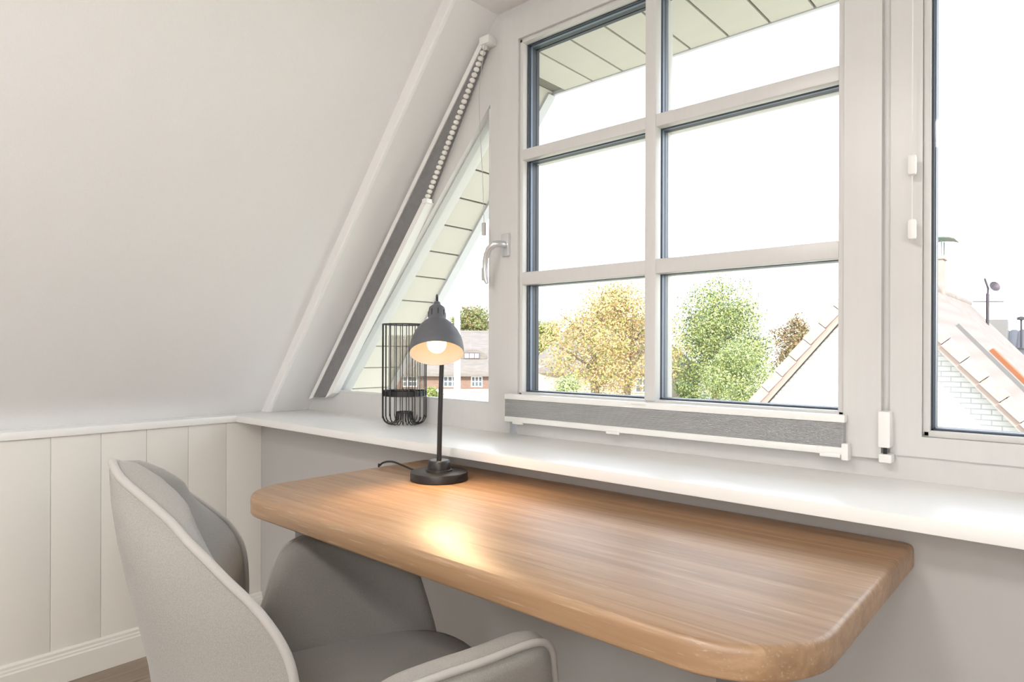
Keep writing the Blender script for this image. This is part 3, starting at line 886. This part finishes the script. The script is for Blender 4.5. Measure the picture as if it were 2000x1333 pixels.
# arms
out = [(0.125, 0.400), (0.150, 0.47), (0.174, 0.53), (0.194, 0.582), (0.208, 0.624), (0.224, 0.650), (0.250, 0.665), (0.285, 0.672), (0.33, 0.677), (0.39, 0.681), (0.438, 0.682), (0.466, 0.673),
       (0.482, 0.652), (0.491, 0.622), (0.505, 0.575), (0.520, 0.51), (0.530, 0.455), (0.530, 0.400)]
op = [(p[0], p[2]) for p in smooth_path([(a, 0, b) for a, b in out], 3)]
cv_, cz_ = 0.34, 0.54
def arm_ring(s, du, ins):
    res = []
    m_ = len(op)
    for i, (v_, z_) in enumerate(op):
        a_, b_ = op[i - 1], op[(i + 1) % m_]
        t_ = Vector((b_[0] - a_[0], b_[1] - a_[1]))
        t_ = t_.normalized() if t_.length > 0 else Vector((1, 0))
        nv, nz = t_.y, -t_.x          # inward
        i1 = min(ins, 0.012)
        v2, z2 = v_ + nv * i1, z_ + nz * i1
        k2 = (ins - i1) / 0.16
        v2, z2 = v2 + (cv_ - v2) * k2, z2 + (cz_ - z2) * k2
        u0 = 0.262 + 0.30 * (z2 - 0.45) - 0.15 * max(0, v2 - 0.36) 
        res.append((s * (u0 + du), v2, z2))
    return res
for s in (-1, 1):
    rr = [arm_ring(s, -0.030, 0.060), arm_ring(s, -0.030, 0.030), arm_ring(s, -0.0275, 0.014), arm_ring(s, -0.020, 0.004), arm_ring(s, -0.008, 0.0), arm_ring(s, 0.008, 0.001),
          arm_ring(s, 0.018, 0.006), arm_ring(s, 0.024, 0.010), arm_ring(s, 0.032, 0.018), arm_ring(s, 0.036, 0.035), arm_ring(s, 0.037, 0.060)]
    g = G().rings(rr, True, True, True)
    if s > 0: g.f = [q[::-1] for q in g.f]
    arm = part('armrest', g, 'chair', chair, 70)
    part('arm_piping', G().tube(arm_ring(s, 0.022, 0.004)[2:-2], 0.0052, 8), 'piping', arm, 80)
# swivel base under the seat
part('column', G().lathe([(0.05, 0.36), (0.05, 0.375)], (0, 0.31, 0), 20).lathe([(0.026, 0.07), (0.026, 0.37)], (0, 0.31, 0), 20), 'black_metal', chair, 40)
for kk in range(4):
    a_ = PI / 4 + kk * PI / 2
    part('leg', G().tube([(0, 0.31, 0.085), (0.16 * math.cos(a_), 0.31 + 0.16 * math.sin(a_), 0.06), (0.29 * math.cos(a_), 0.31 + 0.29 * math.sin(a_), 0.014)], [0.022, 0.017, 0.012], 10), 'black_metal', chair, 60)

# ------------------------------------------------------------------ fill lamps added out of view behind the camera
for i, (x, y) in enumerate(((-0.62, -0.55), (0.10, -1.7))):
    cl = thing('fill_ceiling_lamp', (x, y, ZC), ('added unseen opal ceiling lamp nearer the window, for fill light', 'added unseen opal ceiling lamp near the back wall, for fill light')[i], 'lamp', 'added fill lamps')
    part('canopy', G().lathe([(0.20, -0.022), (0.20, 0.0)], (x, y, ZC - 0.0005), 40), 'plastic', cl, 40)
    part('diffuser', G().lathe([(0.0, -0.075), (0.10, -0.072), (0.17, -0.060), (0.192, -0.042), (0.196, -0.022)], (x, y, ZC - 0.0005), 40, cap0=False, cap1=False), 'opal', cl, 60)

fl_ = thing('fill_floor_lamp', (0.95, -1.45, 0), 'added unseen floor lamp with a round paper shade, for fill light', 'lamp')  # unseen lamp added low down to brighten the sloping wall
part('base', G().lathe([(0.14, 0.0), (0.14, 0.015), (0.02, 0.025), (0.012, 0.03)], (0.95, -1.45, 0), 32), 'black_metal', fl_, 40)
part('pole', G().lathe([(0.010, 0.02), (0.010, 1.18)], (0.95, -1.45, 0), 12), 'black_metal', fl_, 60)
part('fill_shade', G().sphere((0.95, -1.45, 1.36), 0.21, 32, 20), 'fill_shade', fl_, 80)

# ------------------------------------------------------------------ outside: ground
ZG = -2.0
g = G().box(-140, 90, 2.4, 200, ZG - 0.5, ZG)
struct('ground', g, 'ground', 'sandy ground with dry grass outside')

# ------------------------------------------------------------------ neighbouring white brick house
AX, AZ, AY = -2.45, 2.40, 11.0
RS = 1.19
ra = math.atan(RS)
house = thing('gable_house', (AX, AY + 3, ZG), 'white brick gable house with weathered tiled roof outside the window', 'house')
hw = 3.6
part('gable_wall', G().prism_xz([(AX - hw, ZG), (AX + hw, ZG), (AX + hw, AZ - 0.25 - hw * RS), (AX, AZ - 0.25), (AX - hw, AZ - 0.25 - hw * RS)], AY + 0.30, AY + 9.9), 'white_brick', house)
def rp(sgn, s, y, up=0.0):
    """point on a roof plane: s metres down the slope from the ridge"""
    return (AX + sgn * (s * math.cos(ra) + up * math.sin(ra)), y, AZ - s * math.sin(ra) + up * math.cos(ra))
EXP, TW = 0.345, 0.30
tg = G()
ang_t = R_(3)
tg.add([(-0.148, 0, 0.0), (0.148, 0, 0.0), (0.148, 0.40, 0.022), (-0.148, 0.40, 0.022), (-0.148, 0, 0.026), (-0.06, 0, 0.030), (0.06, 0, 0.024), (0.148, 0, 0.030),
        (-0.148, 0.40, 0.046), (-0.06, 0.40, 0.052), (0.06, 0.40, 0.044), (0.148, 0.40, 0.052)],
       [(0, 3, 2, 1), (4, 5, 9, 8), (5, 6, 10, 9), (6, 7, 11, 10), (0, 4, 8, 3), (1, 2, 11, 7), (0, 1, 7, 6, 5, 4), (3, 8, 9, 10, 11, 2)])
tile_me = mesh(tg, 'roof_tile', mats=['tile'])
far_t = G()
for sgn in (1, -1):
    deck = [rp(sgn, 0, AY + 0.05, -0.10), rp(sgn, 5.2, AY + 0.05, -0.10), rp(sgn, 5.2, AY + 10.1, -0.10), rp(sgn, 0, AY + 10.1, -0.10)]
    deck2 = [rp(sgn, 0, AY + 0.05, -0.03), rp(sgn, 5.2, AY + 0.05, -0.03), rp(sgn, 5.2, AY + 10.1, -0.03), rp(sgn, 0, AY + 10.1, -0.03)]
    q = [(3, 2, 1, 0), (4, 5, 6, 7), (0, 1, 5, 4), (1, 2, 6, 5), (2, 3, 7, 6), (3, 0, 4, 7)]
    part('roof_deck', G().add(deck + deck2, q if sgn > 0 else [f[::-1] for f in q]), 'barge', house)
    nr = 11 if sgn > 0 else 11
    for r in range(nr):
        s = 0.14 + EXP * r
        # verge tile: a flange hanging over the gable edge
        a = rp(sgn, s, AY - 0.02); b = rp(sgn, s + EXP - 0.012, AY - 0.02)
        n_ = Vector((sgn * math.sin(ra), 0, math.cos(ra)))
        lift = 0.018
        P0 = [Vector(a), Vector(b)]
        g = G()
        lo0, lo1, hi0, hi1 = P0[0] - n_ * 0.13, P0[1] - n_ * (0.13 - lift), P0[0] + n_ * 0.03, P0[1] + n_ * (0.03 + lift)
        vv = []
        for yy in (AY - 0.02, AY + 0.02):
            vv += [(p.x, yy, p.z) for p in (lo0, lo1, hi1, hi0)]
        ff = [(0, 1, 2, 3), (7, 6, 5, 4), (0, 4, 5, 1), (1, 5, 6, 2), (2, 6, 7, 3), (3, 7, 4, 0)]
        part('verge_tile', g.add(vv, ff if sgn < 0 else [f[::-1] for f in ff]), 'verge', house)
        nc = 17 if sgn > 0 else 3
        for c in range(33 if sgn > 0 else 3):
            yy = AY + 0.16 + TW * c + random.uniform(-0.006, 0.006) + (0.0 if r % 2 == 0 else 0.02)
            p = rp(sgn, s + EXP + 0.01 + random.uniform(-0.008, 0.008), yy, 0.0)
            # local +Y of the tile points up the slope, +Z out of it, +X along the ridge
            up = Vector((-sgn * math.cos(ra), 0, math.sin(ra))); nn_ = Vector((sgn * math.sin(ra), 0, math.cos(ra))); xx = up.cross(nn_)
            mrot = Matrix((xx, up, nn_)).transposed() @ Matrix.Rotation(-ang_t, 3, 'X')
            if c < nc:
                ob = inst('roof_tile', tile_me, p, house)
                ob.rotation_euler = mrot.to_euler()
            else:
                far_t.add([tuple(Vector(p) + mrot @ Vector(q)) for q in tg.v], tg.f)
    # barge board under the verge
    pl = [rp(sgn, 0.0, 0, -0.12), rp(sgn, 5.2, 0, -0.12), rp(sgn, 5.2, 0, -0.20), rp(sgn, 0.0, 0, -0.20)]
    part('barge_board', G().prism_xz([(p[0], p[2]) for p in pl], AY + 0.03, AY + 0.07), 'barge', house)
part('far_roof_tiles', far_t, 'tile', house, kind='stuff')
for i in range(31):
    yy = AY + 0.0 + i * 0.33
    part('ridge_tile', G().tube([(AX, yy, AZ - 0.07), (AX, yy + 0.325, AZ - 0.055)], [0.115, 0.125], 12), 'tile', house, 60)
# lead strip and rusty strip lying on the right slope
for (y0, y1, s0, s1, up, m_, nm) in ((AY + 2.05, AY + 2.13, 1.2, 5.0, 0.085, 'lead', 'lead_strip'), (AY + 3.10, AY + 3.45, 1.75, 5.0, 0.10, 'rust', 'rusty_strip')):
    vv = [rp(1, s0, y0, up), rp(1, s1, y0, up), rp(1, s1, y1, up), rp(1, s0, y1, up), rp(1, s0, y0, 0.0), rp(1, s1, y0, 0.0), rp(1, s1, y1, 0.0), rp(1, s0, y1, 0.0)]
    part(nm, G().add(vv, [(0, 1, 2, 3), (7, 6, 5, 4), (0, 4, 5, 1), (1, 5, 6, 2), (2, 6, 7, 3), (3, 7, 4, 0)]), m_, house)
CXc, CYc = AX - 0.05, AY + 5.5
chm = part('chimney', G().box(CXc - 0.20, CXc + 0.20, CYc - 0.20, CYc + 0.20, 1.9, 3.02, 0.01).box(CXc - 0.23, CXc + 0.23, CYc - 0.23, CYc + 0.23, 3.02, 3.09, 0.01), 'chimney', house, 30)
g = G()
rr = []
for i in range(9):
    t = -1 + 2 * i / 8
    rr.append([(CXc + t * 0.42, CYc - 0.36, 3.36 + 0.10 * (1 - t * t) + 0.05 * t), (CXc + t * 0.42, CYc + 0.36, 3.36 + 0.10 * (1 - t * t) + 0.05 * t),
               (CXc + t * 0.42, CYc + 0.36, 3.385 + 0.10 * (1 - t * t) + 0.05 * t), (CXc + t * 0.42, CYc - 0.36, 3.385 + 0.10 * (1 - t * t) + 0.05 * t)])
part('chimney_cap', g.rings(rr), 'copper', chm, 40, label='green copper chimney cap')
for dx in (-0.17, 0.17):
    for dy in (-0.17, 0.17):
        part('cap_post', G().box(CXc + dx - 0.012, CXc + dx + 0.012, CYc + dy - 0.012, CYc + dy + 0.012, 3.09, 3.43), 'copper', chm)

# antenna mast, flat box and dark pantiled roof beyond
ax, ay = -1.86, 19.8
an = thing('roof_antenna', (ax, ay, ZG), 'thin antenna mast with dish behind the white brick house', 'antenna')
part('mast', G().lathe([(0.035, 0), (0.035, 4.5)], (ax, ay, ZG), 8), 'antenna', an)
part('head', G().tube([(ax, ay, 2.45), (ax + 0.01, ay, 2.62), (ax - 0.06, ay, 2.88)], 0.025, 6), 'antenna', an)
part('dish', G().lathe([(0.0, 0.0), (0.08, 0.01), (0.13, 0.04), (0.08, 0.02), (0.0, 0.012)], (ax + 0.12, ay + 0.05, 2.66), 16, (0.6, -0.7, 0.3), cap0=False, cap1=False), 'antenna', an, 60)
part('yagi', G().tube([(ax - 0.28, ay - 0.2, 2.30), (ax + 0.30, ay + 0.2, 2.30)], 0.012, 6), 'antenna', an)
dh = thing('dark_roof_house', (-0.6, 27, ZG), 'far house with a dark pantiled roof right of the antenna', 'house')
part('wall', G().box(-3.4, 2.2, 26.0, 32, ZG, 0.2), 'white_brick', dh)
rz0, rz1 = 0.2, 1.75
part('roof_deck', G().add([(-3.6, 25.6, 0.15), (2.4, 25.6, 0.15), (2.4, 28.6, 1.75), (-3.6, 28.6, 1.75), (2.4, 31.6, 0.15), (-3.6, 31.6, 0.15)],
                          [(0, 1, 2, 3), (3, 2, 4, 5), (0, 3, 5), (1, 4, 2), (0, 5, 4, 1)]), 'dark_tile', dh)
ptg = G()
rws = []
for i in range(9):
    t = i / 8
    xw = -0.12 + 0.24 * t
    hh = 0.035 + 0.045 * math.sin(PI * t)
    rws.append([(xw, 0, hh), (xw, 0.36, hh + 0.02), (xw, 0.36, 0.0), (xw, 0, 0.0)])
ptg.rings(rws)
pan_me = mesh(ptg, 'pantile', mats=['dark_tile'], smooth=50)
pa = math.atan2(1.6, 3.0)
for r in range(4):
    for c in range(15):
        s = 3.40 - 0.33 * (r + 1)
        inst('pantile', pan_me, (-3.4 + 0.245 * c, 25.6 + s * math.cos(pa), 0.15 + s * math.sin(pa)), dh, (pa - 0.05, 0, 0))
part('roof_box', G().box(-2.52, -2.02, 27.2, 27.7, 1.1, 2.15, 0.02), 'lead', dh)
part('vent_pipe', G().lathe([(0.03, 0), (0.03, 0.9), (0.12, 0.92), (0.12, 1.0), (0.0, 1.04)], (-1.65, 27.2, 1.2), 10, cap1=False), 'antenna', dh)

# ------------------------------------------------------------------ thatched cottages
def cottage(center, length, width, zeave, zridge, rot, label, wallm, wins, doors=(), dormer=None):
    c = Vector((center.x, center.y, ZG))
    o = thing('thatched_cottage', (c.x, c.y, ZG), label, 'house', rz=rot)
    o.location = (c.x, c.y, ZG)
    L, W = length / 2, width / 2
    he, hr = zeave - ZG, zridge - ZG
    part('wall', G().box(-L + 0.5, L - 0.5, -W + 0.5, W - 0.5, 0, he + 0.35), wallm, o)
    # hipped thatch with a rounded ridge, built as stacked rings
    rows_ = []
    hl = L - W * 0.8
    for t, z in ((0.0, he - 0.10), (0.0, he + 0.18), (0.25, he + 0.18 + 0.25 * (hr - he)), (0.5, he + 0.15 + 0.5 * (hr - he)), (0.75, he + 0.1 + 0.74 * (hr - he)), (0.9, hr - 0.12), (0.97, hr)):
        lx = L + (hl - L) * t
        wy = W * (1 - t) + 0.02
        ring_ = []
        for q in range(32):
            a = 2 * PI * q / 32
            cu = math.copysign(abs(math.cos(a)) ** 0.35, math.cos(a)); cv = math.copysign(abs(math.sin(a)) ** 0.35, math.sin(a))
            ring_.append((lx * cu, wy * cv, z))
        rows_.append(ring_)
    part('thatched_roof', G().rings(rows_), 'thatch', o, 60)
    part('ridge_cap', G().tube([(-hl - 0.1, 0, hr), (hl + 0.1, 0, hr)], 0.16, 10), 'thatch', o, 60)
    yf = -W + 0.5
    for (x0, x1, z0, z1, nm) in wins:
        f = part('window', G().box(x0, x1, yf - 0.05, yf + 0.02, z0, z1), 'white_paint_ext', o)
        for i in range(nm):
            xa = x0 + 0.08 + (x1 - x0 - 0.08) * i / nm
            xb = x0 + (x1 - x0 - 0.08) * (i + 1) / nm
            zm = (z0 + z1) / 2
            part('window_pane', G().box(xa, xb, yf - 0.06, yf - 0.05, z0 + 0.08, zm - 0.03), 'dark_pane', f)
            part('window_pane', G().box(xa, xb, yf - 0.06, yf - 0.05, zm + 0.03, z1 - 0.08), 'dark_pane', f)
    for (x0, x1, z1) in doors:
        part('door', G().box(x0, x1, yf - 0.05, yf + 0.02, 0, z1), 'dark_wood', o)
    if dormer:
        dx, dz = dormer
        g = G()
        rr_ = []
        for yy, sc in ((-W * 0.62 - 0.35, 1.0), (-W * 0.30, 0.9), (0.0, 0.25)):
            rr_.append([(dx + sc * 1.25 * math.cos(PI * q / 12) * 1.0, yy, dz + sc * 0.75 * math.sin(PI * q / 12)) for q in range(13)])
        part('eyebrow_dormer', g.rings(rr_, True), 'thatch', o, 60)
        part('dormer_window', G().box(dx - 0.62, dx + 0.62, -W * 0.62 - 0.40, -W * 0.62 - 0.30, dz + 0.02, dz + 0.50), 'dark_wood', o)
        for q in (-0.40, 0.0, 0.40):
            part('dormer_pane', G().box(dx + q - 0.15, dx + q + 0.15, -W * 0.62 - 0.42, -W * 0.62 - 0.40, dz + 0.08, dz + 0.42), 'white_paint_ext', o)
    return o
fa = R_(41.58)
c1 = Vector((-40.40, 37.69, ZG))
cottage(c1, 15, 9, -0.9, 2.55, fa, 'far thatched cottage with eyebrow dormer seen in the triangular window', 'red_brick',
        [(-0.2, 0.9, 0.15, 1.0, 3), (2.0, 2.9, 0.15, 1.0, 3), (-3.4, -2.2, 0.15, 1.0, 3)], dormer=(2.0, 2.35))
c2 = Vector((-23.17, 35.59, ZG))
cottage(c2, 10.5, 8, -0.2, 3.0, fa, 'thatched cottage behind the autumn tree', 'render', [(1.0, 1.9, 0.55, 1.45, 2)], [(4.1, 4.7, 1.75)])

# white pole with a red top
pp = Vector((-21.80, 20.76, ZG))
fp = thing('white_pole', (pp.x, pp.y, ZG), 'tall white pole with a red cap seen in the triangular window', 'pole')
part('pole', G().lathe([(0.16, 0.0), (0.15, 3.5), (0.10, 7.0)], (pp.x, pp.y, ZG), 14), 'white_paint_ext', fp, 60)
part('red_cap', G().lathe([(0.0, 7.0), (0.14, 7.0), (0.20, 7.06), (0.20, 7.14), (0.10, 7.2), (0.0, 7.2)], (pp.x + 0.05, pp.y, ZG), 14, cap0=False, cap1=False), 'red', fp, 60)

# ------------------------------------------------------------------ trees
def tree(name, label, bx_, by_, ztop, zlow, rad, leaves, n, size, seed, trunk=True, forks=1, squash=1.0, blobs=14, shrub=False):
    rnd = random.Random(seed)
    b = Vector((bx_, by_, ZG))
    o = thing(name, (b.x, b.y, ZG), label, 'bush' if shrub else 'tree', 'trees outside the window')
    cz = (ztop + zlow) / 2
    hz = (ztop - zlow) / 2
    cl = []
    for i in range(blobs):
        while True:
            p = Vector((rnd.uniform(-1, 1), rnd.uniform(-1, 1), rnd.uniform(-1, 1)))
            if 0.25 < p.length < 0.85: break
        # widest a little below the middle, narrower towards the top
        k_ = 1.0 if p.z < 0 else 1.0 - 0.35 * p.z
        cl.append((Vector((b.x + p.x * rad * k_, b.y + p.y * rad * k_, cz + p.z * hz)), rnd.uniform(0.30, 0.48) * rad))
    cl.append((Vector((b.x, b.y, cz)), rad * 0.5))
    cl.append((Vector((b.x, b.y, ztop - 0.28 * rad)), rad * 0.30))
    g = G()
    vv, ff, mm = g.v, g.f, g.mi
    tot = sum(r * r for _, r in cl)
    for c, r in cl:
        for i in range(int(n * r * r / tot)):
            dv = Vector((rnd.gauss(0, 1), rnd.gauss(0, 1), rnd.gauss(0, 1))).normalized()
            rr_ = r * (0.55 + 0.5 * rnd.random())
            p = c + Vector((dv.x * rr_, dv.y * rr_, dv.z * rr_ * squash * min(1.0, hz / rad)))
            s = size * rnd.uniform(0.6, 1.4)
            u = Vector((rnd.gauss(0, 1), rnd.gauss(0, 1), rnd.gauss(0, 1))).normalized()
            w_ = u.cross(dv + Vector((0.01, 0, 0)))
            w_ = w_.normalized() if w_.length > 1e-4 else u.orthogonal()
            k0 = len(vv)
            a_, b_ = u * s, w_ * s * 0.6
            vv.extend([tuple(p - a_), tuple(p + b_ * 0.9 - a_ * 0.1), tuple(p + a_), tuple(p - b_ * 0.9 - a_ * 0.1)])
            ff.append((k0, k0 + 1, k0 + 2, k0 + 3))
            mm.append(rnd.choices(range(len(leaves)), [q[1] for q in leaves])[0])
    part('foliage', g, [q[0] for q in leaves], o, kind='stuff')
    if trunk:
        for f in range(forks):
            ox = (f - (forks - 1) / 2) * 1.3
            bx, by = b.x + ox * math.cos(fa), b.y + ox * math.sin(fa)
            lean = ox * 0.25
            pts = [(bx, by, ZG), (bx - 0.08, by, ZG + 0.8), (bx + lean * .5, by, ZG + 1.8), (bx + lean * 1.2, by + 0.1, (zlow + cz) / 2 + 0.4), (bx + lean * 2, by, cz + hz * 0.3)]
            part('trunk', G().tube(pts, [0.24, 0.20, 0.17, 0.12, 0.05], 9), 'bark', o, 60)
            for q in range(6):
                t_ = Vector((bx + lean, by, zlow + 0.2 + q * hz * 0.2))
                e_ = t_ + Vector((rnd.uniform(-1, 1) * rad * 0.7, rnd.uniform(-1, 1) * rad * 0.7, hz * rnd.uniform(0.3, 0.8)))
                part('branch', G().tube([tuple(t_), tuple((t_ + e_) / 2 + Vector((0, 0, 0.15))), tuple(e_)], [0.07, 0.045, 0.015], 6), 'bark', o, 60)
    return o
tree('autumn_tree', 'sparse golden autumn tree with two dark trunks', -15.36, 23.80, 4.0, -0.9, 3.0, [('leaf_gold', 5), ('leaf_tan', 4), ('leaf_lime', 3), ('leaf_green', 1)], 26000, 0.052, 11, forks=2, blobs=34)
tree('green_tree', 'tall dense green tree right of the middle muntin', -15.40, 34.47, 5.4, -1.9, 3.0, [('leaf_lime', 4), ('leaf_green', 5), ('leaf_pale', 2), ('leaf_dark', 2)], 30000, 0.066, 5, blobs=30)
tree('green_bush', 'round pale green bush in front of the tall green tree', -10.58, 25.37, 1.3, -2.0, 1.75, [('leaf_pale', 4), ('leaf_green', 4), ('leaf_lime', 2)], 13000, 0.045, 15, trunk=False, blobs=18, shrub=True)
tree('brown_tree', 'small brown-leaved tree just left of the brick gable', -15.39, 47.84, 3.8, -0.6, 2.4, [('leaf_brown', 5), ('leaf_olive', 4), ('leaf_tan', 2)], 8000, 0.085, 21, blobs=14)
tree('pale_bush', 'pale mint green bush below the golden autumn tree', -13.74, 18.55, 0.15, -2.0, 0.95, [('leaf_pale', 7), ('leaf_lime', 1)], 8000, 0.040, 31, trunk=False, blobs=12, shrub=True)
tree('dark_tree', 'dark green tree behind the far cottage beside the white pole', -58.05, 58.12, 6.4, -0.5, 3.9, [('leaf_green', 4), ('leaf_olive', 5), ('leaf_brown', 2)], 9000, 0.15, 41, blobs=18)
tree('dark_tree', 'dark tree at the left of the far cottage behind the lamp', -64.10, 52.75, 5.8, -0.5, 3.4, [('leaf_green', 4), ('leaf_olive', 5), ('leaf_brown', 2)], 6000, 0.15, 43, blobs=14)
tree('far_tree', 'distant green treetops left of the golden tree', -60.25, 73.55, 5.6, -0.5, 4.2, [('leaf_olive', 4), ('leaf_lime', 3), ('leaf_green', 3)], 7000, 0.17, 47, blobs=14)
tree('garden_hedge', 'low green shrub under the cottage brick wall', -27.29, 23.91, -1.0, -2.0, 0.9, [('leaf_green', 4), ('leaf_lime', 4)], 3000, 0.05, 51, trunk=False, blobs=8, shrub=True)
tree('garden_hedge', 'low dark shrub beside the beige cottage wall', -13.86, 27.81, -0.3, -2.0, 0.85, [('leaf_dark', 4), ('leaf_green', 4), ('leaf_lime', 2)], 4000, 0.05, 53, trunk=False, blobs=8, shrub=True)
